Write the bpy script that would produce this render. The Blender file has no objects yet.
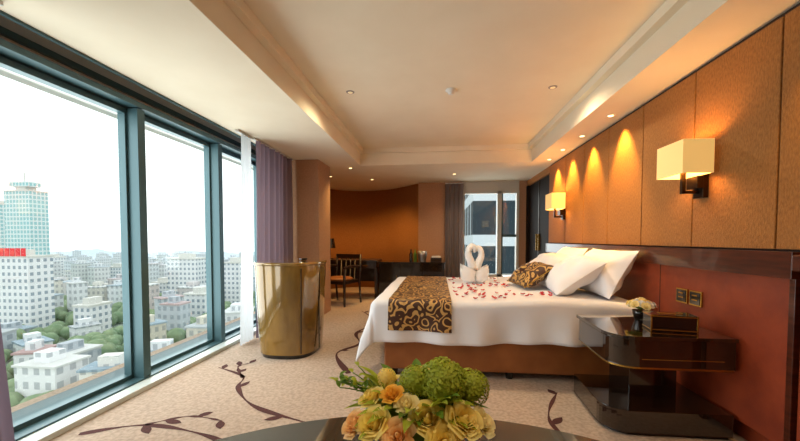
import bpy, math, random
from math import sin, cos, pi, radians, hypot, sqrt
from mathutils import Vector, Matrix, noise
random.seed(7)
sc = bpy.context.scene
sc.view_settings.view_transform = 'Standard'
sc.view_settings.look = 'None'
sc.view_settings.exposure = 0.0

# ------------------------------------------------------------ materials
def lin(v):
    v /= 255.0
    return v/12.92 if v <= 0.04045 else ((v+0.055)/1.055)**2.4
def C(r, g, b): return (lin(r), lin(g), lin(b), 1)

def mat(name, col, rough=0.6, metal=0.0, emit=None, es=0.0, col2=None, nscale=20, bump=0.0, bscale=None,
        coat=0.0, spec=None, trans=0.0, stretch=None, sheen=0.0):
    m = bpy.data.materials.new(name); m.use_nodes = True
    nt = m.node_tree; b = nt.nodes['Principled BSDF']
    b.inputs['Base Color'].default_value = col
    b.inputs['Roughness'].default_value = rough
    b.inputs['Metallic'].default_value = metal
    b.inputs['Coat Weight'].default_value = coat
    b.inputs['Sheen Weight'].default_value = sheen
    if spec is not None: b.inputs['Specular IOR Level'].default_value = spec
    if emit: b.inputs['Emission Color'].default_value = emit; b.inputs['Emission Strength'].default_value = es
    if col2 or bump:
        tc = nt.nodes.new('ShaderNodeTexCoord'); mp = nt.nodes.new('ShaderNodeMapping')
        nt.links.new(tc.outputs['Object'], mp.inputs['Vector'])
        if stretch: mp.inputs['Scale'].default_value = stretch
    if col2:
        n = nt.nodes.new('ShaderNodeTexNoise'); n.inputs['Scale'].default_value = nscale; n.inputs['Detail'].default_value = 6
        nt.links.new(mp.outputs[0], n.inputs['Vector'])
        r = nt.nodes.new('ShaderNodeValToRGB')
        r.color_ramp.elements[0].position = 0.35; r.color_ramp.elements[1].position = 0.65
        r.color_ramp.elements[0].color = col; r.color_ramp.elements[1].color = col2
        nt.links.new(n.outputs['Fac'], r.inputs[0]); nt.links.new(r.outputs[0], b.inputs['Base Color'])
    if bump:
        n2 = nt.nodes.new('ShaderNodeTexNoise'); n2.inputs['Scale'].default_value = bscale or nscale; n2.inputs['Detail'].default_value = 4
        nt.links.new(mp.outputs[0], n2.inputs['Vector'])
        bp = nt.nodes.new('ShaderNodeBump'); bp.inputs['Strength'].default_value = bump; bp.inputs['Distance'].default_value = 0.01
        nt.links.new(n2.outputs['Fac'], bp.inputs['Height']); nt.links.new(bp.outputs[0], b.inputs['Normal'])
    if trans:
        out = nt.nodes['Material Output']
        t = nt.nodes.new('ShaderNodeBsdfTranslucent'); t.inputs[0].default_value = col
        mx = nt.nodes.new('ShaderNodeMixShader'); mx.inputs[0].default_value = trans
        nt.links.new(b.outputs[0], mx.inputs[1]); nt.links.new(t.outputs[0], mx.inputs[2]); nt.links.new(mx.outputs[0], out.inputs[0])
    return m

M_ceil = mat('ceiling_paint', C(234, 224, 202), 0.9, col2=C(230, 219, 196), nscale=3)
M_wallgen = mat('wall_paint', C(180, 150, 120), 0.85, col2=C(172, 142, 112), nscale=4)
M_pillar = mat('pillar_wallpaper', C(184, 142, 110), 0.8, col2=C(174, 132, 100), nscale=40, bump=0.2, bscale=150)
M_alcove = mat('alcove_wallpaper', C(182, 124, 66), 0.8, col2=C(168, 112, 56), nscale=50, bump=0.2, bscale=150)
M_panel = mat('woven_wall_fabric', C(170, 114, 54), 0.8, col2=C(142, 92, 40), nscale=120, bump=0.6, bscale=260, stretch=(1, 1, 0.35))
M_seam = mat('seam_dark', C(46, 24, 10), 0.7)
M_red = mat('red_leather', C(146, 60, 28), 0.45, col2=C(126, 48, 22), nscale=8, bump=0.1, bscale=200)
M_cap = mat('headboard_wood', C(84, 36, 18), 0.3, col2=C(60, 25, 12), nscale=6, stretch=(1, 1, 8), coat=0.4)
M_carpet = mat('carpet', C(204, 182, 162), 0.95, col2=C(178, 156, 138), nscale=45, bump=0.6, bscale=260)
M_vine = mat('carpet_vine', C(70, 34, 32), 0.95, col2=C(88, 46, 40), nscale=80)
M_frame = mat('window_frame_metal', C(66, 96, 102), 0.38, 0.25)
M_ledge = mat('sill_stone', C(200, 208, 204), 0.35)
M_whitef = mat('white_frame', C(200, 200, 194), 0.5)
M_dark = mat('dark_lacquer', C(20, 13, 10), 0.12, coat=0.6)
M_darkw = mat('dark_wood', C(40, 20, 10), 0.4, col2=C(28, 14, 8), nscale=10, stretch=(1, 1, 8), coat=0.2)
M_door = mat('door_wood', C(34, 20, 13), 0.7, col2=C(26, 15, 9), nscale=10, stretch=(1, 1, 8), spec=0.2)
M_nsw = mat('nightstand_lacquer', C(42, 25, 13), 0.07, col2=C(26, 15, 8), nscale=6, coat=1.0, stretch=(1, 6, 1))
M_black = mat('black_gloss', C(8, 8, 9), 0.05, coat=1.0)
M_gold = mat('gold_trim', C(190, 150, 70), 0.25, 0.9)
M_brass = mat('brass_dark', C(54, 38, 22), 0.3, 0.8)
M_duvet = mat('white_linen', C(236, 237, 243), 0.8, bump=0.25, bscale=7, sheen=0.1)
M_pillow = mat('pillow_linen', C(240, 241, 247), 0.8, bump=0.3, bscale=9)
M_towel = mat('towel_white', C(242, 243, 246), 0.95, bump=0.4, bscale=160)
M_bedleather = mat('bed_base_leather', C(158, 96, 48), 0.45, col2=C(140, 82, 38), nscale=6)
M_petal = mat('red_petal', C(190, 20, 38), 0.6)
M_curt = mat('curtain_mauve', C(132, 116, 130), 0.75, trans=0.25)
M_sheer = mat('sheer_voile', C(222, 226, 230), 0.8, trans=0.6)
M_bcurt = mat('curtain_grey', C(130, 118, 116), 0.75, trans=0.2)
M_shade = mat('lamp_shade_linen', C(240, 212, 150), 0.8, emit=C(255, 204, 116), es=0.5)
M_glow = mat('downlight_glow', C(255, 230, 190), 0.5, emit=C(255, 214, 150), es=5)
M_glow2 = mat('downlight_glow_dim', C(230, 220, 200), 0.5, emit=C(255, 214, 150), es=0.4)
M_metal = mat('brushed_steel', C(170, 170, 170), 0.3, 0.9)
M_greyp = mat('plastic_grey', C(150, 145, 138), 0.5)
M_white = mat('plastic_white', C(225, 222, 215), 0.5)
M_leaf = mat('leaf_green', C(88, 124, 34), 0.5, col2=C(118, 150, 44), nscale=12, trans=0.25)
M_leaf2 = mat('leaf_lime', C(186, 192, 56), 0.6, col2=C(148, 166, 42), nscale=30, trans=0.3)
M_peach = mat('rose_peach', C(253, 206, 136), 0.6, col2=C(254, 218, 156), nscale=25, trans=0.35)
M_yel = mat('rose_yellow', C(254, 226, 108), 0.6, col2=C(254, 236, 150), nscale=25, trans=0.35)
M_cream = mat('rose_cream', C(254, 240, 180), 0.6, trans=0.35)
M_orange = mat('flower_gold', C(248, 190, 66), 0.6, trans=0.3)
M_burl = mat('gold_burl_lacquer', C(160, 124, 56), 0.12, 0.2, col2=C(112, 84, 36), nscale=4, coat=1.0, stretch=(1, 1, 0.35))

def mat_ringfabric():
    m = bpy.data.materials.new('swirl_pattern_fabric'); m.use_nodes = True
    nt = m.node_tree; b = nt.nodes['Principled BSDF']; b.inputs['Roughness'].default_value = 0.5
    tc = nt.nodes.new('ShaderNodeTexCoord')
    ns = nt.nodes.new('ShaderNodeTexNoise'); ns.inputs['Scale'].default_value = 9; ns.inputs['Detail'].default_value = 1
    nt.links.new(tc.outputs['Object'], ns.inputs['Vector'])
    vm = nt.nodes.new('ShaderNodeVectorMath'); vm.operation = 'MULTIPLY_ADD'
    vm.inputs[1].default_value = (0.11, 0.11, 0.11)
    nt.links.new(ns.outputs['Color'], vm.inputs[0]); nt.links.new(tc.outputs['Object'], vm.inputs[2])
    v = nt.nodes.new('ShaderNodeTexVoronoi'); v.inputs['Scale'].default_value = 10; v.inputs['Randomness'].default_value = 1.0
    nt.links.new(vm.outputs[0], v.inputs['Vector'])
    mu = nt.nodes.new('ShaderNodeMath'); mu.operation = 'MULTIPLY'; mu.inputs[1].default_value = 20
    s = nt.nodes.new('ShaderNodeMath'); s.operation = 'SINE'
    nt.links.new(v.outputs['Distance'], mu.inputs[0]); nt.links.new(mu.outputs[0], s.inputs[0])
    r = nt.nodes.new('ShaderNodeValToRGB')
    r.color_ramp.elements[0].position = 0.36; r.color_ramp.elements[0].color = C(66, 34, 15)
    r.color_ramp.elements[1].position = 0.55; r.color_ramp.elements[1].color = C(204, 160, 92)
    nt.links.new(s.outputs[0], r.inputs[0]); nt.links.new(r.outputs[0], b.inputs['Base Color'])
    return m
M_ring = mat_ringfabric()

def mat_glass():
    m = bpy.data.materials.new('window_glass'); m.use_nodes = True
    nt = m.node_tree; out = nt.nodes['Material Output']; nt.nodes.remove(nt.nodes['Principled BSDF'])
    t = nt.nodes.new('ShaderNodeBsdfTransparent'); t.inputs[0].default_value = (0.97, 1.0, 0.99, 1)
    g = nt.nodes.new('ShaderNodeBsdfGlossy'); g.inputs['Roughness'].default_value = 0.02
    mx = nt.nodes.new('ShaderNodeMixShader'); mx.inputs[0].default_value = 0.04
    nt.links.new(t.outputs[0], mx.inputs[1]); nt.links.new(g.outputs[0], mx.inputs[2]); nt.links.new(mx.outputs[0], out.inputs[0])
    return m
M_glass = mat_glass()

def mat_facade(name, wall, win, su=3.0, sv=3.2, fu=0.45, fv=0.5, attr=False):
    m = bpy.data.materials.new(name); m.use_nodes = True
    nt = m.node_tree; b = nt.nodes['Principled BSDF']; b.inputs['Roughness'].default_value = 0.8
    b.inputs['Specular IOR Level'].default_value = 0.2
    L = nt.links.new
    def N(op, a, bb=None):
        n = nt.nodes.new('ShaderNodeMath'); n.operation = op
        for i, x in enumerate((a, bb)):
            if x is None: continue
            if isinstance(x, (int, float)): n.inputs[i].default_value = x
            else: L(x, n.inputs[i])
        return n.outputs[0]
    g = nt.nodes.new('ShaderNodeNewGeometry')
    sp = nt.nodes.new('ShaderNodeSeparateXYZ'); L(g.outputs['Position'], sp.inputs[0])
    sn = nt.nodes.new('ShaderNodeSeparateXYZ'); L(g.outputs['Normal'], sn.inputs[0])
    u = N('FRACT', N('DIVIDE', N('ADD', sp.outputs[0], sp.outputs[1]), su))
    v = N('FRACT', N('DIVIDE', N('ADD', sp.outputs[2], 100), sv))
    mask = N('MULTIPLY', N('GREATER_THAN', u, fu), N('GREATER_THAN', v, fv))
    mask = N('MULTIPLY', mask, N('LESS_THAN', sn.outputs[2], 0.5))
    mx = nt.nodes.new('ShaderNodeMix'); mx.data_type = 'RGBA'
    L(mask, mx.inputs['Factor'])
    mx.inputs[6].default_value = wall; mx.inputs[7].default_value = win
    if attr:
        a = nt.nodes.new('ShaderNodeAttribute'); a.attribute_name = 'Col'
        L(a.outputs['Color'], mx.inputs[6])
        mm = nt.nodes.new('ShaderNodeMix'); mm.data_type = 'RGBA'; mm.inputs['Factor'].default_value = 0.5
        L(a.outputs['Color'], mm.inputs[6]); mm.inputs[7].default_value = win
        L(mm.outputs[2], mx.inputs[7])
    L(mx.outputs[2], b.inputs['Base Color'])
    return m
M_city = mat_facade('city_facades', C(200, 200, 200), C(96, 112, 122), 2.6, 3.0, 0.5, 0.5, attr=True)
M_tower = mat_facade('teal_glass_tower', C(206, 216, 216), C(140, 184, 188), 2.2, 2.6, 0.3, 0.3)
M_apart = mat_facade('white_apartment', C(216, 218, 220), C(136, 150, 160), 2.4, 2.6, 0.5, 0.5)
M_office = mat_facade('office_facade', C(176, 184, 188), C(36, 48, 54), 1.7, 2.4, 0.2, 0.25)
M_sign = mat('red_sign', C(220, 40, 48), 0.6)
M_ground = mat('city_ground', C(166, 176, 166), 0.9, col2=C(138, 154, 134), nscale=0.05)
M_tree = mat('tree_foliage', C(104, 128, 96), 0.9, col2=C(134, 152, 118), nscale=0.4)
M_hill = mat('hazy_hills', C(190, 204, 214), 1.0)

# ------------------------------------------------------------ mesh builder
class MB:
    def __init__(s): s.v = []; s.f = []; s.m = []; s.sm = []; s.mats = []; s.cols = []
    def mi(s, m):
        if m not in s.mats: s.mats.append(m)
        return s.mats.index(m)
    def add(s, vs, fs, m, smooth=False, T=None, col=None):
        o = len(s.v); k = s.mi(m)
        for p in vs:
            p = Vector(p)
            s.v.append(T @ p if T else p)
        for f in fs:
            s.f.append([i+o for i in f]); s.m.append(k); s.sm.append(smooth); s.cols.append(col or (1, 1, 1, 1))
    def box(s, x0, x1, y0, y1, z0, z1, m, T=None, col=None):
        vs = [(x0, y0, z0), (x1, y0, z0), (x1, y1, z0), (x0, y1, z0), (x0, y0, z1), (x1, y0, z1), (x1, y1, z1), (x0, y1, z1)]
        fs = [(0, 3, 2, 1), (4, 5, 6, 7), (0, 1, 5, 4), (1, 2, 6, 5), (2, 3, 7, 6), (3, 0, 4, 7)]
        s.add(vs, fs, m, False, T, col)
    def lathe(s, cx, cy, prof, m, seg=32, smooth=True, T=None, sx=1, sy=1, n=2.0):
        vs = []; fs = []
        for r, z in prof:
            for i in range(seg):
                a = 2*pi*i/seg; c_, s_ = cos(a), sin(a)
                if n != 2.0:
                    k = (abs(c_)**n+abs(s_)**n)**(-1/n); c_ *= k; s_ *= k
                vs.append((cx+r*c_*sx, cy+r*s_*sy, z))
        np_ = len(prof)
        for j in range(np_-1):
            for i in range(seg):
                i2 = (i+1) % seg
                fs.append((j*seg+i, j*seg+i2, (j+1)*seg+i2, (j+1)*seg+i))
        s.add(vs, fs, m, smooth, T)
        s.add(vs[:seg], [tuple(reversed(range(seg)))], m, False, T)
        s.add(vs[-seg:], [tuple(range(seg))], m, False, T)
    def grid(s, fn, nu, nv, m, smooth=True, T=None):
        vs = [fn(i/nu, j/nv) for j in range(nv+1) for i in range(nu+1)]
        fs = [(j*(nu+1)+i, j*(nu+1)+i+1, (j+1)*(nu+1)+i+1, (j+1)*(nu+1)+i) for j in range(nv) for i in range(nu)]
        s.add(vs, fs, m, smooth, T)
    def tube(s, pts, rad, m, seg=8, T=None, smooth=True):
        pts = [Vector(p) for p in pts]; n = len(pts)
        if not hasattr(rad, '__len__'): rad = [rad]*n
        vs = []; fs = []
        up = Vector((0.13, 0.07, 1)).normalized()
        for k in range(n):
            t = (pts[min(k+1, n-1)]-pts[max(k-1, 0)]).normalized()
            a = t.cross(up)
            if a.length < 0.05: a = t.cross(Vector((1, 0, 0)))
            a.normalize(); b = t.cross(a)
            for i in range(seg):
                th = 2*pi*i/seg
                vs.append(pts[k]+(a*cos(th)+b*sin(th))*rad[k])
        for k in range(n-1):
            for i in range(seg):
                i2 = (i+1) % seg
                fs.append((k*seg+i, k*seg+i2, (k+1)*seg+i2, (k+1)*seg+i))
        fs.append(tuple(range(seg))); fs.append(tuple((n-1)*seg+i for i in range(seg)))
        s.add(vs, fs, m, smooth, T)
    def ell(s, c, r, m, nu=16, nv=10, T=None):
        def fn(u, v):
            a = 2*pi*u; b = pi*(v-0.5)
            return (c[0]+r[0]*cos(a)*cos(b), c[1]+r[1]*sin(a)*cos(b), c[2]+r[2]*sin(b))
        s.grid(fn, nu, nv, m, True, T)
    def obj(s, name, bevel=0, solid=0, origin=None, sub=0, cols=False):
        me = bpy.data.meshes.new(name)
        xs = [p.x for p in s.v]; ys = [p.y for p in s.v]; zs = [p.z for p in s.v]
        o = Vector(origin) if origin else Vector(((min(xs)+max(xs))/2, (min(ys)+max(ys))/2, min(zs)))
        me.from_pydata([p-o for p in s.v], [], s.f)
        for m in s.mats: me.materials.append(m)
        me.polygons.foreach_set('material_index', s.m)
        me.polygons.foreach_set('use_smooth', s.sm)
        if cols:
            ca = me.color_attributes.new('Col', 'FLOAT_COLOR', 'CORNER')
            for p in me.polygons:
                for li in p.loop_indices: ca.data[li].color = s.cols[p.index]
        me.update()
        ob = bpy.data.objects.new(name, me); ob.location = o
        sc.collection.objects.link(ob)
        if bevel:
            b = ob.modifiers.new('bevel', 'BEVEL'); b.width = bevel; b.segments = 2; b.limit_method = 'ANGLE'; b.angle_limit = radians(50)
        if solid:
            b = ob.modifiers.new('solid', 'SOLIDIFY'); b.thickness = solid; b.offset = -1
        return ob

def simple_box(name, dims, m, bevel=0):
    b = MB(); b.box(*dims, m); return b.obj(name, bevel)

XL, XR = -2.45, 1.77
ZS, ZT = 2.31, 2.56
# ------------------------------------------------------------ shell
simple_box('floor', (-2.9, 2.0, -1.7, 8.7, -0.15, 0), M_carpet)
b = MB()
b.box(-2.9, 2.0, -1.7, 8.7, ZT, ZT+0.12, M_ceil)       # slab
b.box(-2.2, -1.2, -1.7, 5.45, ZS, ZT, M_ceil)            # left soffit
b.box(1.4, 1.77, -1.7, 5.45, ZS, ZT, M_ceil)             # right soffit
b.box(-1.2, 1.4, -1.7, -0.9, ZS, ZT, M_ceil)
b.box(-2.9, 1.77, 5.45, 8.7, ZS, ZT, M_ceil)             # far
b.box(-1.2, -1.14, -0.9, 5.45, ZT-0.07, ZT, M_ceil)
b.box(1.34, 1.4, -0.9, 5.45, ZT-0.07, ZT, M_ceil)
b.box(-1.14, 1.34, 5.39, 5.45, ZT-0.07, ZT, M_ceil)
b.obj('ceiling')
b = MB()
b.box(-2.7, XL, -1.7, 4.95, 2.17, ZT, M_whitef)
b.obj('wall_left')
simple_box('wall_back', (-2.9, 2.0, -1.75, -1.6, 0, ZT), M_wallgen)
simple_box('wall_right', (XR, XR+0.15, -1.6, 5.70, 0, ZT), M_red)
simple_box('wall_right_lintel', (XR, XR+0.15, 5.71, 7.19, 2.21, ZS-0.001), M_alcove)
# far wall with window opening
b = MB()
WX0, WX1, WZ0, WZ1 = 0.5, 1.62, 0.4, 2.12
b.box(-0.38, WX0, 7.2, 7.35, 0, ZS, M_pillar)
b.box(WX1, XR+0.15, 7.2, 7.35, 0, ZS, M_pillar)
b.box(WX0, WX1, 7.2, 7.35, 0, WZ0, M_pillar)
b.box(WX0, WX1, 7.2, 7.35, WZ1, ZS, M_whitef)
b.obj('wall_far')
# curved alcove wall
pts = [(-2.62, 5.5), (-2.8, 6.4), (-2.72, 7.3), (-2.35, 8.0), (-1.8, 8.3), (-1.2, 8.15), (-0.75, 7.75), (-0.38, 7.3)]
def cr(P, t):
    n = len(P)-1; k = min(int(t*n), n-1); f = t*n-k
    p0 = Vector(P[max(k-1, 0)]); p1 = Vector(P[k]); p2 = Vector(P[k+1]); p3 = Vector(P[min(k+2, n)])
    return 0.5*((2*p1)+(-p0+p2)*f+(2*p0-5*p1+4*p2-p3)*f*f+(-p0+3*p1-3*p2+p3)*f**3)
b = MB()
def fw(u, v):
    p = cr(pts, u); return (p.x, p.y, ZS*v)
b.grid(fw, 48, 1, M_alcove)
b.obj('wall_alcove', solid=0.08)
simple_box('pillar', (-2.7, -1.71, 4.95, 5.5, 0, ZS-0.001), M_pillar, 0.005)
# ------------------------------------------------------------ panelled wall fabric
b = MB()
ys = [0.2, 0.8, 1.4, 2.0, 2.6, 3.2, 3.8, 4.4, 5.0, 5.7]
b.box(XR-0.012, XR-0.001, 0.2, 5.7, 1.08, ZS-0.002, M_seam)
for y0, y1 in zip(ys[:-1], ys[1:]):
    b.box(XR-0.035, XR-0.012, y0+0.005, y1-0.005, 1.1, ZS-0.03, M_panel)
b.obj('wall_fabric_panels', 0.004)
# headboard
b = MB()
b.box(1.71, XR-0.036, 1.88, 5.6, 0.12, 0.98, M_red)
b.box(1.68, XR-0.036, 1.85, 5.65, 0.96, 1.09, M_cap)
b.box(1.70, XR-0.036, 1.85, 1.88, 0.0, 0.96, M_cap)
b.box(1.70, XR-0.036, 5.6, 5.63, 0.0, 0.96, M_cap)
for y in (2.88, 3.85, 4.8): b.box(1.708, 1.711, y-0.004, y+0.004, 0.12, 0.96, M_seam)
b.obj('headboard', 0.006)
b = MB()
b.box(1.68, XR-0.002, 0.4, 1.8, 0.0, 1.0, M_red)
b.box(1.66, XR-0.002, 0.38, 1.83, 1.0, 1.078, M_cap)
b.obj('wainscot_panel', 0.006)
# outlets
b = MB()
for y in (2.44, 2.57):
    b.box(1.698, 1.7095, y, y+0.11, 0.71, 0.81, M_gold)
    b.box(1.695, 1.700, y+0.01, y+0.10, 0.72, 0.80, M_dark)
    for dz in (0.745, 0.775): b.box(1.693, 1.696, y+0.03, y+0.08, dz, dz+0.009, M_gold)
b.obj('wall_outlet', 0.001)
# wardrobe door
b = MB()
b.box(1.80, 1.86, 5.79, 7.11, 0, 2.2, M_door)
b.box(1.755, 1.88, 5.71, 5.78, 0, 2.2, M_door)
b.box(1.755, 1.88, 7.12, 7.19, 0, 2.2, M_door)
b.box(1.79, 1.80, 6.43, 6.47, 0, 2.2, M_brass)
for y in (6.38, 6.52): b.box(1.765, 1.80, y-0.008, y+0.008, 0.95, 1.25, M_gold)
b.obj('door_1', 0.003)

# ------------------------------------------------------------ windows left
mull = [-1.5, -0.45, 0.55, 1.55, 2.56, 3.57, 4.58]
for i, (y0, y1) in enumerate(zip(mull[:-1], mull[1:])):
    b = MB()
    b.box(XL-0.02, XL+0.13, y0-0.035, y0+0.035, 0.045, 2.17, M_frame)
    b.box(XL-0.02, XL+0.04, y0+0.035, y0+0.055, 0.045, 2.17, M_frame)
    b.box(XL-0.02, XL+0.04, y1-0.055, y1-0.035, 0.045, 2.17, M_frame)
    b.box(XL-0.02, XL+0.04, y0+0.055, y1-0.055, 0.045, 0.075, M_frame)
    b.box(XL-0.02, XL+0.04, y0+0.055, y1-0.055, 2.13, 2.17, M_frame)
    b.box(XL-0.003, XL+0.003, y0+0.05, y1-0.05, 0.07, 2.14, M_glass)
    if i == len(mull)-2: b.box(XL-0.02, XL+0.13, y1-0.035, 4.94, 0.045, 2.17, M_frame)
    b.obj('window_%d' % (i+1))
b = MB()
b.box(-2.7, -2.31, -1.6, 4.94, 0.0, 0.045, M_frame)
b.box(-2.31, -2.2, -1.6, 4.94, 0.0, 0.035, M_ledge)
b.obj('trim_1', 0.003)
b = MB()
b.box(XL+0.001, XL+0.14, -1.6, 4.94, 2.18, 2.22, M_frame)
b.box(XL+0.001, XL+0.03, -1.6, 4.94, 2.30, 2.34, M_frame)
b.box(-2.22, -2.2, -1.6, 4.94, ZS-0.015, ZS+0.06, M_frame)
b.obj('trim_2')
# far window
b = MB()
for x0, x1 in ((WX0, WX0+0.05), (1.2, 1.28), (WX1-0.05, WX1)):
    b.box(x0, x1, 7.18, 7.3, WZ0, WZ1, M_whitef)
b.box(WX0+0.05, WX1-0.05, 7.18, 7.3, WZ0, WZ0+0.05, M_whitef)
b.box(WX0+0.05, WX1-0.05, 7.18, 7.3, WZ1-0.05, WZ1, M_whitef)
b.box(1.28, 1.57, 7.2, 7.28, 1.2, 1.25, M_frame)
b.box(1.28, 1.31, 7.2, 7.28, WZ0, WZ1, M_frame)
b.box(WX0+0.05, WX1-0.05, 7.24, 7.246, WZ0+0.04, WZ1-0.04, M_glass)
b.obj('window_7')

# ------------------------------------------------------------ curtains
def curtain(name, x, y0, y1, z0, z1, m, n, amp=0.035, top=1.0, bot=1.0, axis='y', anchor=0.0):
    b = MB()
    def fn(u, v):
        k = bot+(top-bot)*v
        yy = y0+(y1-y0)*(anchor+(u-anchor)*k)
        xx = x+amp*sin(u*n*2*pi+0.4*sin(v*3))*(0.75+0.25*sin(u*37))
        p = (xx, yy, z0+(z1-z0)*v)
        return p if axis == 'y' else (yy, xx, p[2])
    b.grid(fn, n*10, 14, m)
    b.box(*( (x-0.02, x+0.02, y0, y1, z1, z1+0.02) if axis == 'y' else (y0, y1, x-0.02, x+0.02, z1, z1+0.02)), M_whitef)
    return b.obj(name)
curtain('curtain', -2.08, 3.82, 4.88, 0.01, ZS-0.025, M_curt, 8, 0.045, top=0.95, anchor=1.0)
curtain('sheer_curtain', -2.1, 3.52, 3.80, 0.01, ZS-0.025, M_sheer, 4, 0.02, top=0.7, anchor=1.0)
curtain('curtain', -2.12, 0.7, 1.53, 0.01, ZS-0.025, M_curt, 8, 0.045, top=0.8, bot=1.0)
curtain('curtain', 7.1, 0.16, 0.52, 0.01, ZS-0.05, M_bcurt, 4, 0.035, axis='x')

# ------------------------------------------------------------ bed
BX0, BX1, BY0, BY1, BZ = -0.50, 1.60, 2.92, 4.76, 0.64
def topz(x, y):
    return BZ + 0.012*noise.noise(Vector((x*3, y*3, 0))) + 0.02*math.exp(-((x-1.0)**2)/0.15)
def drape(a, bb, off=0.0):
    ex = max(0, BX0-a); ey = max(0, BY0-bb, bb-BY1); sg = -1 if bb < BY0 else 1
    cx = max(a, BX0); cy = min(max(bb, BY0), BY1)
    z = topz(cx, cy)+off
    d = hypot(ex, ey)
    if d < 1e-6: return (cx, cy, z)
    r = 0.06+off; q = r*pi/2
    if d < q: out = r*sin(d/r); dn = r*(1-cos(d/r))
    else:
        out = r+(d-q)*0.10; dn = r+(d-q)
        t = (cy*9 if ex > ey else cx*8)
        w = min(1, (d-q)/0.25)
        out += 0.028*w*(sin(t)+0.6*sin(t*2.3+1))+0.01*w
        if ex > 0.1 and ey > 0.1: out += 0.10*w*min(ex, ey)/0.37
    dx, dy = -ex/d, sg*ey/d
    return (cx+dx*out, cy+dy*out, max(z-dn, 0.05+off))
root = bpy.data.objects.new('bed', None); root.location = (0.55, 3.84, 0); sc.collection.objects.link(root)
def child(o, name=None):
    o.parent = root; o.matrix_parent_inverse = Matrix.Translation(-root.location)
    return o
b = MB(); D = 0.37
b.grid(lambda u, v: drape(BX0-D+(BX1-BX0+D)*u, BY0-D+(BY1-BY0+2*D)*v), 110, 110, M_duvet)
child(b.obj('duvet', solid=0.012))
b = MB(); D2 = 0.29
b.grid(lambda u, v: drape(-0.40+0.52*u, BY0-D2+(BY1-BY0+2*D2)*v, 0.012), 24, 110, M_ring)
child(b.obj('bed_runner'))
b = MB()
b.box(-0.44, 1.67, 2.89, 4.79, 0.06, 0.33, M_bedleather)
child(b.obj('bed_base', 0.015))
b = MB(); b.box(-0.46, 1.64, 2.95, 4.73, 0.332, 0.60, M_duvet); child(b.obj('mattress', 0.04))
b = MB()
for x in (-0.36, 0.6, 1.5):
    for y in (2.95, 3.84, 4.72): b.lathe(x, y, [(0.028, 0), (0.035, 0.06)], M_dark, 16)
child(b.obj('bed_feet'))

def pillow(name, c, sx, sy, sz, R, m, piping=None):
    b = MB()
    for sg in (1, -1):
        def fn(u, v):
            U = 2*u-1; V = 2*v-1
            t = max(0, (1-abs(U)**2.8)*(1-abs(V)**2.8))**0.6
            px = sx*U*(1-0.07*(1-V*V)); py = sy*V*(1-0.07*(1-U*U))
            w = 0.035*noise.noise(Vector((U*2.4+c[0]*7, V*2.4+c[1]*5, sg)))*t
            return (px, py, sg*(sz*t)+w)
        b.grid(fn, 26, 26, m)
    T = Matrix.Translation(c) @ R
    b.v = [T @ p for p in b.v]
    if piping:
        P = []
        for k in range(4):
            for j in range(10):
                q = -1+2*j/10
                U, V = [(q, -1), (1, q), (-q, 1), (-1, -q)][k]
                P.append(T @ Vector((sx*U*(1-0.07*(1-V*V)), sy*V*(1-0.07*(1-U*U)), 0)))
        P.append(P[0]); b.tube(P, 0.006, piping, 6)
    return b.obj(name)
def lean(deg, yaw=0):
    return Matrix.Rotation(radians(yaw), 4, 'Z') @ Matrix.Rotation(radians(-deg), 4, 'Y')
child(pillow('pillow', (1.50, 3.40, 0.86), 0.23, 0.38, 0.115, lean(60, 3), M_pillow))
child(pillow('pillow', (1.25, 3.46, 0.82), 0.25, 0.38, 0.12, lean(36, -5), M_pillow))
child(pillow('pillow', (1.50, 4.28, 0.86), 0.23, 0.38, 0.115, lean(60, -3), M_pillow))
child(pillow('pillow', (1.25, 4.26, 0.82), 0.25, 0.38, 0.12, lean(36, 3), M_pillow))
child(pillow('throw_cushion', (0.96, 3.74, 0.79), 0.18, 0.26, 0.09, lean(34, 8), M_ring, M_gold))

# towel swans (necks touching)
b = MB()
def cr3(P, t):
    n = len(P)-1; k = min(int(t*n), n-1); f = t*n-k
    p0 = Vector(P[max(k-1, 0)]); p1 = Vector(P[k]); p2 = Vector(P[k+1]); p3 = Vector(P[min(k+2, n)])
    return 0.5*((2*p1)+(-p0+p2)*f+(2*p0-5*p1+4*p2-p3)*f*f+(-p0+3*p1-3*p2+p3)*f**3)
def swan(cx, cy, yaw, s=1.0):
    T = Matrix.Translation((cx, cy, topz(cx, cy)+0.02)) @ Matrix.Rotation(yaw, 4, 'Z') @ Matrix.Scale(s, 4)
    b.ell((0, 0, 0.06), (0.085, 0.075, 0.08), M_towel, T=T)
    b.tube([(-0.05, 0, 0.08), (-0.085, 0, 0.13), (-0.10, 0, 0.17)], [0.04, 0.024, 0.006], M_towel, 10, T)
    n = [(0.03, 0, 0.08), (0.05, 0, 0.16), (0.025, 0, 0.25), (-0.005, 0, 0.33), (0.0, 0, 0.40), (0.035, 0, 0.44), (0.07, 0, 0.42), (0.085, 0, 0.375)]
    b.tube([cr3(n, i/28) for i in range(29)], [0.07-0.042*(i/28)**0.5 for i in range(26)]+[0.024, 0.016, 0.006], M_towel, 12, T)
    for sg in (1, -1):
        def fn(u, v):
            return (-0.09+0.15*u, sg*(0.065+0.02*sin(v*2)+0.015*sin(u*3)), 0.02+v*(0.12+0.08*(1-u)))
        b.grid(fn, 8, 6, M_towel, T=T)
swan(0.37, 4.15, 0.1, 0.95); swan(0.51, 4.17, pi-0.05, 0.90)
b.obj('towel_swans')
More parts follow.
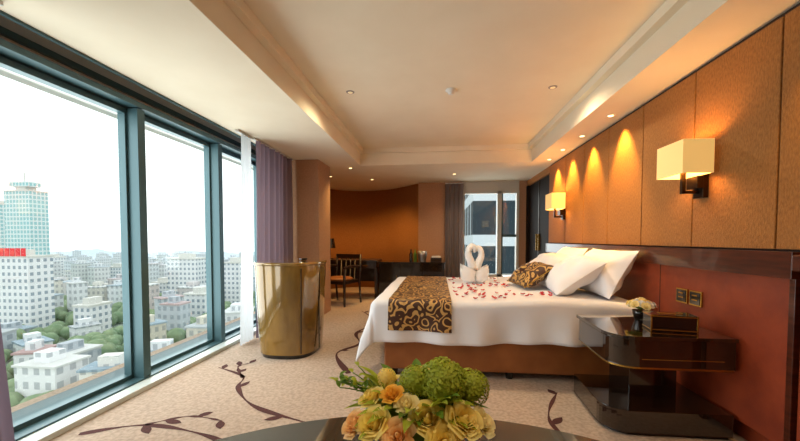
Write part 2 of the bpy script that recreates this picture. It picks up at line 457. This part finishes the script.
# petals
b = MB()
for i in range(120):
    if i < 45:
        a = random.uniform(0, 2*pi); r = random.gauss(0.34, 0.08)
        x, y = 0.52+r*cos(a), 3.55+r*sin(a)*1.2
    else: x, y = random.uniform(0.15, 1.1), random.uniform(2.98, 4.6)
    if not (0.15 < x < 1.15 and 2.95 < y < 4.7): continue
    if 0.22 < x < 0.68 and 4.0 < y < 4.3: continue
    if x > 0.76 and y > 3.35: continue
    s = random.uniform(0.014, 0.022)
    T = Matrix.Translation((x, y, topz(x, y)+0.008)) @ Matrix.Rotation(random.uniform(0, 6.28), 4, 'Z') @ Matrix.Rotation(random.uniform(-.5, .5), 4, 'X')
    b.grid(lambda u, v: (s*(2*u-1)*sin(pi*(0.15+0.8*v)), s*(2*v-1), 0.4*s*((2*u-1)**2+(2*v-1)**2)), 3, 3, M_petal, T=T)
b.obj('rose_petals')

# ------------------------------------------------------------ nightstand
def rslab(b, x0, x1, y0, y1, z0, z1, r, m):
    P = [(x1, y1), (x0+0.02, y1)]
    for k in range(9):
        a = pi+(pi/2)*k/8
        P.append((x0+r+r*cos(a), y0+r+r*sin(a)))
    P.append((x1, y0)); n = len(P)
    vs = [(p[0], p[1], z0) for p in P]+[(p[0], p[1], z1) for p in P]
    fs = [tuple(range(n)), tuple(range(n, 2*n))]+[(i, (i+1) % n, (i+1) % n+n, i+n) for i in range(n)]
    b.add(vs, fs, m)
b = MB()
rslab(b, 1.03, 1.68, 2.14, 2.70, 0.41, 0.57, 0.14, M_nsw)
rslab(b, 1.015, 1.682, 2.125, 2.715, 0.572, 0.592, 0.15, M_nsw)
rslab(b, 1.04, 1.68, 2.15, 2.68, 0.395, 0.409, 0.14, M_gold)
b.box(1.22, 1.5, 2.34, 2.6, 0.15, 0.395, M_dark)
rslab(b, 1.0, 1.68, 2.14, 2.70, 0.02, 0.15, 0.14, M_nsw)
rslab(b, 1.02, 1.67, 2.16, 2.68, 0.0, 0.02, 0.14, M_dark)
b.box(1.18, 1.62, 2.134, 2.141, 0.455, 0.46, M_gold)
b.obj('nightstand', 0.004)
b = MB()
rslab(b, 0.98, 1.68, 4.95, 5.5, 0.42, 0.6, 0.14, M_nsw)
b.box(1.22, 1.5, 5.1, 5.4, 0.15, 0.42, M_dark)
rslab(b, 0.98, 1.68, 4.95, 5.5, 0.0, 0.15, 0.14, M_nsw)
b.obj('nightstand', 0.004)
NZ = 0.593
b = MB()
T = Matrix.Translation((1.43, 2.31, NZ)) @ Matrix.Rotation(radians(-10), 4, 'Z')
b.box(-0.12, 0.12, -0.065, 0.065, 0, 0.10, M_dark, T)
for z in (0.006, 0.088):
    b.box(-0.123, 0.123, -0.068, 0.068, z, z+0.007, M_gold, T)
for x in (-0.123, 0.114):
    b.box(x, x+0.009, -0.068, -0.062, 0, 0.10, M_gold, T)
b.box(-0.06, 0.06, -0.02, 0.02, 0.1001, 0.103, M_gold, T)
b.obj('tissue_box', 0.002)

# ---- flowers helpers
def petal_grid(b, m, T, w, h, r, curl, phi, nu=5, nv=5):
    def fn(u, v):
        s = (2*u-1); wid = w*sin(pi*(0.12+0.75*v))**0.7
        a = phi+s*wid
        rad = r*(0.25+0.75*v**0.6)+curl*v**4+0.06*r*abs(s)*v
        return (rad*cos(a), rad*sin(a), h*v*(1-0.12*s*s)-curl*0.6*v**5)
    b.grid(fn, nu, nv, m, True, T)
def rose(b, pos, nrm, R, m, layers=5):
    q = Vector((0, 0, 1)).rotation_difference(Vector(nrm).normalized()).to_matrix().to_4x4()
    T = Matrix.Translation(pos) @ q @ Matrix.Translation((0, 0, -R*0.9))
    b.ell((0, 0, R*0.62), (R*0.16, R*0.16, R*0.45), m, 10, 6, T)
    for L in range(layers):
        f = (L+1)/layers; n = 3+(L >= 1)+(L >= 3)
        for k in range(n):
            petal_grid(b, m, T, 1.3*pi/n, R*(1.18-0.28*f), R*(0.22+0.55*f), R*0.32*f**2, 2*pi*k/n+L*1.1+random.uniform(-.15, .15))
def leaf(b, base, d, L, W, m, droop=0.3):
    d = Vector(d).normalized(); s = d.cross(Vector((0, 0, 1)))
    if s.length < 0.1: s = Vector((1, 0, 0))
    s.normalize(); n = s.cross(d); base = Vector(base)
    def fn(u, v):
        w = W*sin(pi*v**0.8)*(2*u-1)
        p = base+d*(L*v)+s*w+n*(abs(2*u-1)*W*0.35*sin(pi*v))-Vector((0, 0, 1))*(droop*L*v*v)
        return tuple(p)
    b.grid(fn, 4, 8, m)
def mum(b, c, R, m, n=90, k=0.45):
    c = Vector(c)
    b.ell(c, (R*0.75, R*0.75, R*0.7), m, 12, 8)
    for i in range(n):
        z = 1-1.6*(i+0.5)/n; a = i*2.39996; r = sqrt(max(0, 1-z*z))
        d = Vector((r*cos(a), r*sin(a), z))
        s = d.cross(Vector((0.2, 0.1, 1))).normalized(); t = d.cross(s)
        p = c+d*R*random.uniform(0.85, 1.05); q = R*k*0.5
        for j in range(4):
            e = s*cos(j*pi/2+i)+t*sin(j*pi/2+i); e2 = s*cos(j*pi/2+i+0.8)+t*sin(j*pi/2+i+0.8)
            b.add([p, p+e*q+d*q*0.3, p+(e+e2)*q*0.85+d*q*0.15, p+e2*q+d*q*0.3], [(0, 1, 2, 3)], m, True)

# bedside posy
b = MB()
cx, cy, z0 = 1.40, 2.56, NZ
b.lathe(cx, cy, [(0.035, z0), (0.05, z0+0.05), (0.052, z0+0.07), (0.045, z0+0.07)], M_dark, 20)
for i in range(16):
    a = i*2.4; r = 0.085*sqrt(i/15)
    p = (cx+r*cos(a), cy+r*sin(a), z0+0.155-0.45*r)
    rose(b, p, (r*cos(a)*14, r*sin(a)*14, 1), 0.028, [M_cream, M_towel, M_yel][i % 3], 3)
for i in range(14):
    a = i*0.45; leaf(b, (cx, cy, z0+0.07), (cos(a), sin(a), 0.6), 0.10, 0.02, M_leaf)
b.obj('bedside_posy')

# ------------------------------------------------------------ oval burl cabinet
b = MB()
cx, cy = -1.49, 3.47
kw = dict(seg=72, sx=1.0, sy=1.08, n=2.8)
b.lathe(cx, cy, [(0.265, 0.0), (0.27, 0.04)], M_dark, **kw)
b.lathe(cx, cy, [(0.282, 0.04), (0.295, 0.2), (0.312, 0.6), (0.322, 0.9)], M_burl, **kw)
b.lathe(cx, cy, [(0.324, 0.901), (0.332, 0.906), (0.332, 0.922), (0.324, 0.93)], M_burl, **kw)
b.box(cx+0.306, cx+0.318, cy-0.08, cy-0.06, 0.06, 0.88, M_dark)
b.tube([(cx+0.205, cy-0.285, 0.06), (cx+0.222, cy-0.312, 0.6), (cx+0.229, cy-0.325, 0.88)], 0.006, M_brass, 8)
b.obj('oval_cabinet')
b = MB()
b.lathe(-1.40, 3.55, [(0.035, 0.932), (0.045, 0.95), (0.04, 0.955)], M_dark, 20)
b.obj('ashtray')

# ------------------------------------------------------------ wall sconces
def sconce(y):
    r = bpy.data.objects.new('wall_sconce', None); r.location = (1.73, y, 1.65); sc.collection.objects.link(r)
    def ch(o):
        o.parent = r; o.matrix_parent_inverse = Matrix.Translation(-r.location)
    b = MB()
    x0, x1, y0, y1, z0, z1, t = 1.52, 1.70, y-0.13, y+0.13, 1.565, 1.775, 0.006
    b.box(x0, x1, y0, y0+t, z0, z1, M_shade); b.box(x0, x1, y1-t, y1, z0, z1, M_shade)
    b.box(x0, x0+t, y0+t, y1-t, z0, z1, M_shade); b.box(x1-t, x1, y0+t, y1-t, z0, z1, M_shade)
    ch(b.obj('shade'))
    b = MB()
    b.box(1.70, XR-0.036, y-0.045, y+0.045, 1.42, 1.60, M_brass)
    b.box(1.60, 1.70, y-0.012, y+0.012, 1.45, 1.47, M_brass)
    b.box(1.595, 1.62, y-0.012, y+0.012, 1.45, 1.60, M_brass)
    b.box(1.66, 1.70, y-0.05, y+0.05, 1.48, 1.56, M_brass)
    ch(b.obj('bracket', 0.003))
    l = bpy.data.lights.new('bulb', 'POINT'); l.energy = 8.0; l.color = (1, 0.56, 0.2); l.shadow_soft_size = 0.04
    lo = bpy.data.objects.new('bulb', l); lo.location = (1.61, y, 1.67); sc.collection.objects.link(lo); ch(lo)
sconce(2.50); sconce(5.02)

# ------------------------------------------------------------ downlights
def spot(x, y, z, e, size, col=(1, 0.72, 0.42), tilt=(0, 0), blend=0.6, rad=0.03, name='downlight', glow=None):
    b = MB()
    b.lathe(x, y, [(0.036, z-0.006), (0.04, z-0.001)], M_white if glow is None else M_greyp, 24)
    b.lathe(x, y, [(0.024, z-0.0075), (0.024, z-0.0065)], glow or M_glow, 24)
    r = b.obj(name)
    l = bpy.data.lights.new(name+'_lamp', 'SPOT'); l.energy = e; l.spot_size = radians(size); l.spot_blend = blend; l.color = col; l.shadow_soft_size = rad
    lo = bpy.data.objects.new('lamp', l); lo.location = (x, y, z-0.02); lo.rotation_euler = (radians(tilt[0]), radians(tilt[1]), 0)
    sc.collection.objects.link(lo)
    lo.parent = r; lo.matrix_parent_inverse = Matrix.Translation(-r.location)
for y in (1.7, 3.50, 4.15, 4.75, 5.3):
    spot(1.61, y, ZS, 30 if y < 3 else 125, 66, (1, 0.50, 0.08), tilt=(0, -14), blend=0.8)
for x, y in ((-0.83, 3.33), (1.06, 3.42)): spot(x, y, ZT, 66, 160, (1, 0.78, 0.50), blend=1.0, glow=M_glow2)
for x, y in ((-0.6, 0.3), (0.9, 0.3)): spot(x, y, ZT, 34, 160, (1, 0.82, 0.58), blend=1.0, glow=M_glow2)  # added fill pair above the camera, out of view
for x, y in ((-1.95, 6.3), (-1.25, 6.7)): spot(x, y, ZS, 70, 110, (1, 0.54, 0.16), tilt=(22, 0), blend=0.8)
spot(0.3, 6.3, ZS, 45, 140, (1, 0.75, 0.5), blend=1.0)
spot(-1.4, 5.6, ZS, 45, 120, (1, 0.66, 0.26), blend=1.0)
b = MB()
b.lathe(0.125, 3.38, [(0.02, ZT-0.045), (0.035, ZT-0.02), (0.05, ZT-0.012), (0.05, ZT-0.001)], M_white, 24)
b.obj('ceiling_sprinkler')  # sprinkler head on the tray ceiling

# ------------------------------------------------------------ desk, minibar, chair
b = MB()
b.box(-2.35, -1.12, 6.5, 7.1, 0.72, 0.76, M_darkw)
b.box(-2.33, -2.27, 6.54, 7.06, 0, 0.72, M_darkw)
b.box(-2.27, -1.14, 6.98, 7.02, 0.3, 0.72, M_darkw)
b.box(-1.6, -1.14, 6.53, 6.98, 0.60, 0.72, M_darkw)
b.box(-1.18, -1.12, 6.54, 7.06, 0, 0.60, M_darkw)
b.box(-1.4, -1.3, 6.515, 6.53, 0.655, 0.665, M_gold)
b.obj('writing_desk', 0.004)
b = MB()
b.box(-1.08, 0.14, 6.5, 7.05, 0.05, 0.70, M_dark)
b.box(-1.10, 0.15, 6.48, 7.07, 0.70, 0.73, M_dark)
b.box(-1.06, 0.12, 6.54, 7.03, 0, 0.05, M_dark)
for x in (-0.68, -0.27): b.box(x-0.004, x+0.004, 6.495, 6.502, 0.07, 0.69, M_brass)
for x in (-0.75, -0.61, -0.20): b.box(x-0.006, x+0.006, 6.48, 6.497, 0.35, 0.48, M_gold)
b.obj('minibar_cabinet', 0.005)
b = MB()
b.lathe(-0.28, 6.72, [(0.07, 0.731), (0.09, 0.85), (0.095, 0.93), (0.085, 0.93)], M_metal, 24); b.obj('ice_bucket')
b = MB()
b.box(-0.12, 0.09, 6.68, 6.9, 0.731, 0.80, M_darkw); b.box(-0.10, 0.07, 6.70, 6.88, 0.80, 0.83, M_white); b.obj('tea_tray_box', 0.004)
for x, m in ((-0.5, M_dark), (-0.42, M_leaf)):
    b = MB(); b.lathe(x, 6.78, [(0.033, 0.731), (0.035, 0.75), (0.035, 0.87), (0.014, 0.91), (0.012, 0.96)], m, 20); b.obj('wine_bottle')
b = MB()
b.lathe(-2.12, 6.8, [(0.07, 0.761), (0.07, 0.775), (0.01, 0.78), (0.01, 1.0)], M_brass, 20)
b.lathe(-2.12, 6.8, [(0.11, 0.98), (0.08, 1.17)], M_dark, 24)
b.obj('desk_lamp')
b = MB()
T = Matrix.Translation((-1.72, 6.10, 0)) @ Matrix.Rotation(radians(160), 4, 'Z')
for x in (-0.26, 0.26):
    b.tube([(x, 0.24, 0), (x, 0.25, 0.35), (x, 0.24, 0.66)], [0.018, 0.024, 0.02], M_darkw, 8, T)
    b.tube([(x, -0.27, 0), (x, -0.22, 0.4), (x, -0.27, 0.88)], [0.018, 0.024, 0.02], M_darkw, 8, T)
    b.tube([(x, 0.27, 0.66), (x, 0.0, 0.68), (x, -0.24, 0.66)], 0.026, M_darkw, 8, T)
b.box(-0.26, 0.26, -0.23, 0.26, 0.38, 0.43, M_darkw, T)
b.ell((0, 0.02, 0.45), (0.25, 0.24, 0.05), M_bedleather, T=T)
b.box(-0.26, 0.26, -0.28, -0.25, 0.80, 0.88, M_darkw, T)
for x in (-0.15, -0.05, 0.05, 0.15): b.tube([(x, -0.23, 0.43), (x, -0.265, 0.82)], 0.012, M_darkw, 6, T)
b.obj('desk_armchair')

# ------------------------------------------------------------ carpet vines
b = MB()
random.seed(5)
def ribbon(P, w):
    n = 40; S = [cr(P, i/n) for i in range(n+1)]
    vs = []; fs = []
    for i, p in enumerate(S):
        t = (S[min(i+1, n)]-S[max(i-1, 0)]).normalized(); nn = Vector((-t.y, t.x))
        ww = w*(0.8+0.45*sin(i*0.6))*(1-0.45*i/n)
        vs += [(p.x+nn.x*ww, p.y+nn.y*ww, 0.0015), (p.x-nn.x*ww, p.y-nn.y*ww, 0.0015)]
    for i in range(n): fs.append((2*i, 2*i+1, 2*i+3, 2*i+2))
    b.add(vs, fs, M_vine)
    return S
def vleaf(x, y, a, L, W):
    n = 10; vs = []
    for i in range(n+1):
        t = i/n; w = W*sin(pi*t); vs += [(x+cos(a)*L*t-sin(a)*w, y+sin(a)*L*t+cos(a)*w, 0.0016), (x+cos(a)*L*t+sin(a)*w, y+sin(a)*L*t-cos(a)*w, 0.0016)]
    b.add(vs, [(2*i, 2*i+1, 2*i+3, 2*i+2) for i in range(n)], M_vine)
vines = [([(-0.2, 1.9), (-0.86, 2.10), (-1.27, 2.27), (-1.53, 2.53), (-1.62, 2.75), (-1.95, 2.92)], 0.022),
         ([(-1.6, 2.72), (-1.78, 2.95), (-1.72, 3.05)], 0.016),
         ([(-0.75, 2.9), (-1.0, 3.4), (-0.85, 3.75), (-0.98, 4.2), (-0.85, 4.8), (-1.2, 5.5)], 0.026),
         ([(-0.98, 4.2), (-0.75, 4.5), (-0.6, 4.9)], 0.018),
         ([(-2.1, 1.82), (-1.8, 1.95), (-1.4, 1.9), (-1.0, 1.75), (-0.6, 1.6)], 0.020),
         ([(-1.8, 1.95), (-1.6, 2.08), (-1.35, 2.05)], 0.014),
         ([(0.55, 1.5), (0.75, 1.9), (0.72, 2.3), (0.9, 2.7)], 0.018), ([(0.75, 1.9), (0.88, 2.0), (0.96, 1.9)], 0.012)]
for P, w in vines:
    S = ribbon(P, w)
    for k in range(10, 40, 14):
        p = S[k]; t = S[k+1]-S[k-1]; a = math.atan2(t.y, t.x)
        vleaf(p.x, p.y, a+random.choice((-1, 1))*0.8, random.uniform(0.08, 0.14), 0.026)
b.obj('carpet_vine_pattern')

# ------------------------------------------------------------ round black table + bouquet
random.seed(11)
b = MB()
tx, ty = 0.01, 0.045
b.lathe(tx, ty, [(0.785, 0.69), (0.805, 0.695), (0.81, 0.71), (0.805, 0.72), (0.795, 0.725)], M_black, 96)
b.lathe(tx, ty, [(0.32, 0), (0.32, 0.02), (0.08, 0.05), (0.06, 0.3), (0.07, 0.6), (0.2, 0.69)], M_black, 48)
b.obj('round_table')
b = MB()
bx, by, bz = -0.035, 0.69, 0.80
b.lathe(bx, by, [(0.06, 0.7255), (0.085, 0.75), (0.095, 0.79), (0.09, 0.79)], M_dark, 32)
b.ell((bx, by, 0.80), (0.11, 0.09, 0.05), M_leaf)
ctr = Vector((bx, by, 0.72))
fl = [(-0.115, 0.600, 0.830, 0.031, M_yel), (-0.066, 0.575, 0.822, 0.030, M_peach), (-0.014, 0.605, 0.842, 0.032, M_yel),
      (0.052, 0.610, 0.840, 0.034, M_yel), (-0.085, 0.640, 0.866, 0.022, M_orange), (0.015, 0.575, 0.815, 0.030, M_yel),
      (0.088, 0.64, 0.822, 0.028, M_cream), (-0.130, 0.66, 0.850, 0.026, M_yel), (-0.155, 0.62, 0.815, 0.027, M_peach),
      (-0.03, 0.72, 0.880, 0.024, M_yel), (0.06, 0.73, 0.86, 0.028, M_cream), (-0.11, 0.74, 0.85, 0.028, M_yel), (0.0, 0.79, 0.84, 0.03, M_peach),
      (-0.055, 0.625, 0.855, 0.022, M_cream)]
for x, y, z, R, m in fl:
    p = Vector((x, y, z)); nrm = (p-ctr).normalized()+Vector((0, -0.15, 0.35))
    rose(b, p, nrm, R, m, 6)
mum(b, (0.012, 0.675, 0.872), 0.045, M_leaf2, 170, 0.36)
mum(b, (0.066, 0.685, 0.860), 0.034, M_leaf2, 130, 0.36)
mum(b, (-0.040, 0.675, 0.872), 0.030, M_leaf2, 90, 0.4)
mum(b, (-0.10, 0.69, 0.872), 0.018, M_yel, 60)
for i in range(90):
    a = random.uniform(0, 2*pi); e = random.uniform(0.15, 1.3)
    d = (cos(a), sin(a), e)
    base = Vector((bx+0.07*cos(a), by+0.06*sin(a), 0.80+0.04*e))
    leaf(b, base, d, random.uniform(0.05, 0.09), random.uniform(0.008, 0.013), random.choice((M_leaf, M_leaf2, M_leaf2)), 0.3)
for k in range(9):
    a = radians(random.uniform(110, 200)); L = random.uniform(0.09, 0.13)
    base = Vector((bx-0.07, by-0.01, 0.83)); d = Vector((cos(a), 0.3*sin(a), random.uniform(0.3, 0.8))).normalized()
    pp = [base+d*L*t/5+Vector((0, 0, -0.02*(t/5)**2)) for t in range(6)]
    b.tube(pp, 0.0012, M_leaf, 5)
    for j in range(2, 6):
        leaf(b, pp[j], (random.uniform(-1, 1), random.uniform(-1, 1), 0.4), 0.022, 0.005, M_leaf if k % 2 else M_leaf2)
b.obj('rose_bouquet')

# ------------------------------------------------------------ exterior
G = -35
simple_box('city_ground', (-900, 300, 10, 600, G-1, G), M_ground)
def place(ratio, dc): return ratio*dc, (dc+0.105*ratio*dc)/0.9945
used = []
def free(x, y, r):
    return all((x-a)**2+(y-c)**2 > (r+q)**2 for a, c, q in used)
def tower(b, px0, px1, py, dc, m, depth=8, extra=None, col=None):
    x0, x1 = (px0-437)/352*dc, (px1-437)/352*dc
    y = (dc+0.105*(x0+x1)/2)/0.9945
    z = 1.15+(240-py)*dc/350
    b.box(x0, x1, y, y+depth, G, z, m, None, col)
    b.box(x0-0.3, x1+0.3, y-0.3, y+depth+0.3, z, z+0.7, M_whitef)
    b.box(x0+(x1-x0)*0.3, x0+(x1-x0)*0.7, y+depth*.2, y+depth*.8, z+0.7, z+3, M_whitef)
    used.append(((x0+x1)/2, y+depth/2, hypot(x1-x0, depth)/2+1))
    if extra: extra(b, x0, x1, y, z)
b = MB()
def crown(b, x0, x1, y, z):
    b.box(x0+2, x1-2, y+1, y+8, z+3, z+6, M_tower)
    b.box((x0+x1)/2-0.3, (x0+x1)/2+0.3, y+4, y+4.6, z+6, z+12, M_whitef)
tower(b, 4, 33, 192, 210, M_tower, 10, crown)
tower(b, -20, 0, 205, 240, M_tower, 10)
b.obj('glass_tower')
def sign(b, x0, x1, y, z):
    n = 8
    for i in range(n):
        w = (x1-x0)/n; b.box(x0+i*w+0.15*w, x0+i*w+0.9*w, y-0.6, y-0.3, z+0.5, z+3.6, M_sign)
b = MB()
tower(b, -20, 30, 258, 135, M_apart, 9, extra=sign)
b.obj('apartment_tower')
b = MB()
for a in ((166, 196, 260, 190), (222, 240, 264, 190), (62, 96, 272, 300), (104, 124, 268, 280), (150, 164, 284, 210), (70, 88, 308, 130), (40, 56, 258, 330), (206, 216, 264, 260), (182, 204, 296, 150), (92, 106, 290, 200), (48, 60, 284, 240)):
    tower(b, *a, M_apart, 9)
def haze_tint(c, d):  # paints distance haze into the building colour, paler further off
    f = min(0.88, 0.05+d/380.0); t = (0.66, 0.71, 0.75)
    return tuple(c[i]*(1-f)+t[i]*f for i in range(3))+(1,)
pal = [C(210, 205, 195)[:3], C(176, 160, 148)[:3], C(196, 184, 156)[:3], C(150, 158, 166)[:3], C(222, 222, 222)[:3], C(160, 132, 118)[:3]]
random.seed(3)
dc = 74
while dc < 520:
    r = -1.42
    while r < -0.45:
        w = random.uniform(5, 13); d = random.uniform(5, 10)
        x, y = place(r, dc)
        hmax = 11 if dc < 110 else 16 if dc < 180 else 19
        h = random.uniform(3, hmax)
        if random.random() < 0.7 and free(x, y, hypot(w, d)/2):
            used.append((x, y, hypot(w, d)/2*0.8))
            T = Matrix.Translation((x, y, 0)) @ Matrix.Rotation(random.choice((0, 0, 0.3, -0.4)), 4, 'Z')
            c = haze_tint(random.choice(pal), dc)
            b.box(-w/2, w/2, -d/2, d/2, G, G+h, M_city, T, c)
            c2 = haze_tint(random.choice([C(150, 96, 84)[:3], C(150, 155, 155)[:3], C(100, 130, 146)[:3], C(196, 196, 190)[:3]]), dc)
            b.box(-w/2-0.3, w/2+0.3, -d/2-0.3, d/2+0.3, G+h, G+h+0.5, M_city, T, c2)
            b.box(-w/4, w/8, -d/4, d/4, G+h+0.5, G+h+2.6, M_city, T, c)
        r += (w+random.uniform(1, 5))/dc
    dc += random.uniform(11, 15)*(1+dc/300)
for i in range(900):
    dc = random.uniform(66, 250); r = random.uniform(-1.4, -0.5); x, y = place(r, dc)
    s = random.uniform(1.4, 3.2)
    if free(x, y, s*0.6): b.ell((x, y, G+s), (s, s, s*0.95), M_tree, 8, 5)
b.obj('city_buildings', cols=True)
b = MB()
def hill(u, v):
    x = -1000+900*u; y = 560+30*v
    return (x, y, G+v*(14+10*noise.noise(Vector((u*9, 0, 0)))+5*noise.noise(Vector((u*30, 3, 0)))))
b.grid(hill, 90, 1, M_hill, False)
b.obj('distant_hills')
simple_box('office_building', (1.9, 8.5, 19, 30, G, 14), M_office)

# ------------------------------------------------------------ lights
w = bpy.data.worlds.new('sky'); sc.world = w; w.use_nodes = True
nt = w.node_tree; bg = nt.nodes['Background']
bg.inputs[0].default_value = (0.96, 0.985, 1.0, 1); bg.inputs[1].default_value = 1.9
def area(name, loc, rot, sx, sy, e, col):
    l = bpy.data.lights.new(name, 'AREA'); l.shape = 'RECTANGLE'; l.size = sx; l.size_y = sy; l.energy = e; l.color = col
    o = bpy.data.objects.new(name, l); o.location = loc; o.rotation_euler = rot; sc.collection.objects.link(o)
area('window_daylight_fill', (-2.62, 2.6, 1.15), (0, radians(-90), 0), 2.0, 4.6, 95, (0.98, 0.99, 1.0))  # added lamp outside the glass, tops up the sky's daylight
area('far_window_daylight_fill', (1.06, 7.5, 1.3), (radians(-90), 0, 0), 1.1, 1.6, 14, (0.95, 0.98, 1.0))  # added lamp behind the far window, strengthens its daylight

# ------------------------------------------------------------ camera
cd = bpy.data.cameras.new('camera'); cam = bpy.data.objects.new('camera', cd)
cam.location = (0, 0, 1.15); cam.rotation_euler = (radians(88), 0, radians(6.03))
cd.lens = 15.75; cd.sensor_width = 36; cd.shift_y = 0.039; cd.clip_end = 3000; cd.clip_start = 0.02
sc.collection.objects.link(cam); sc.camera = cam
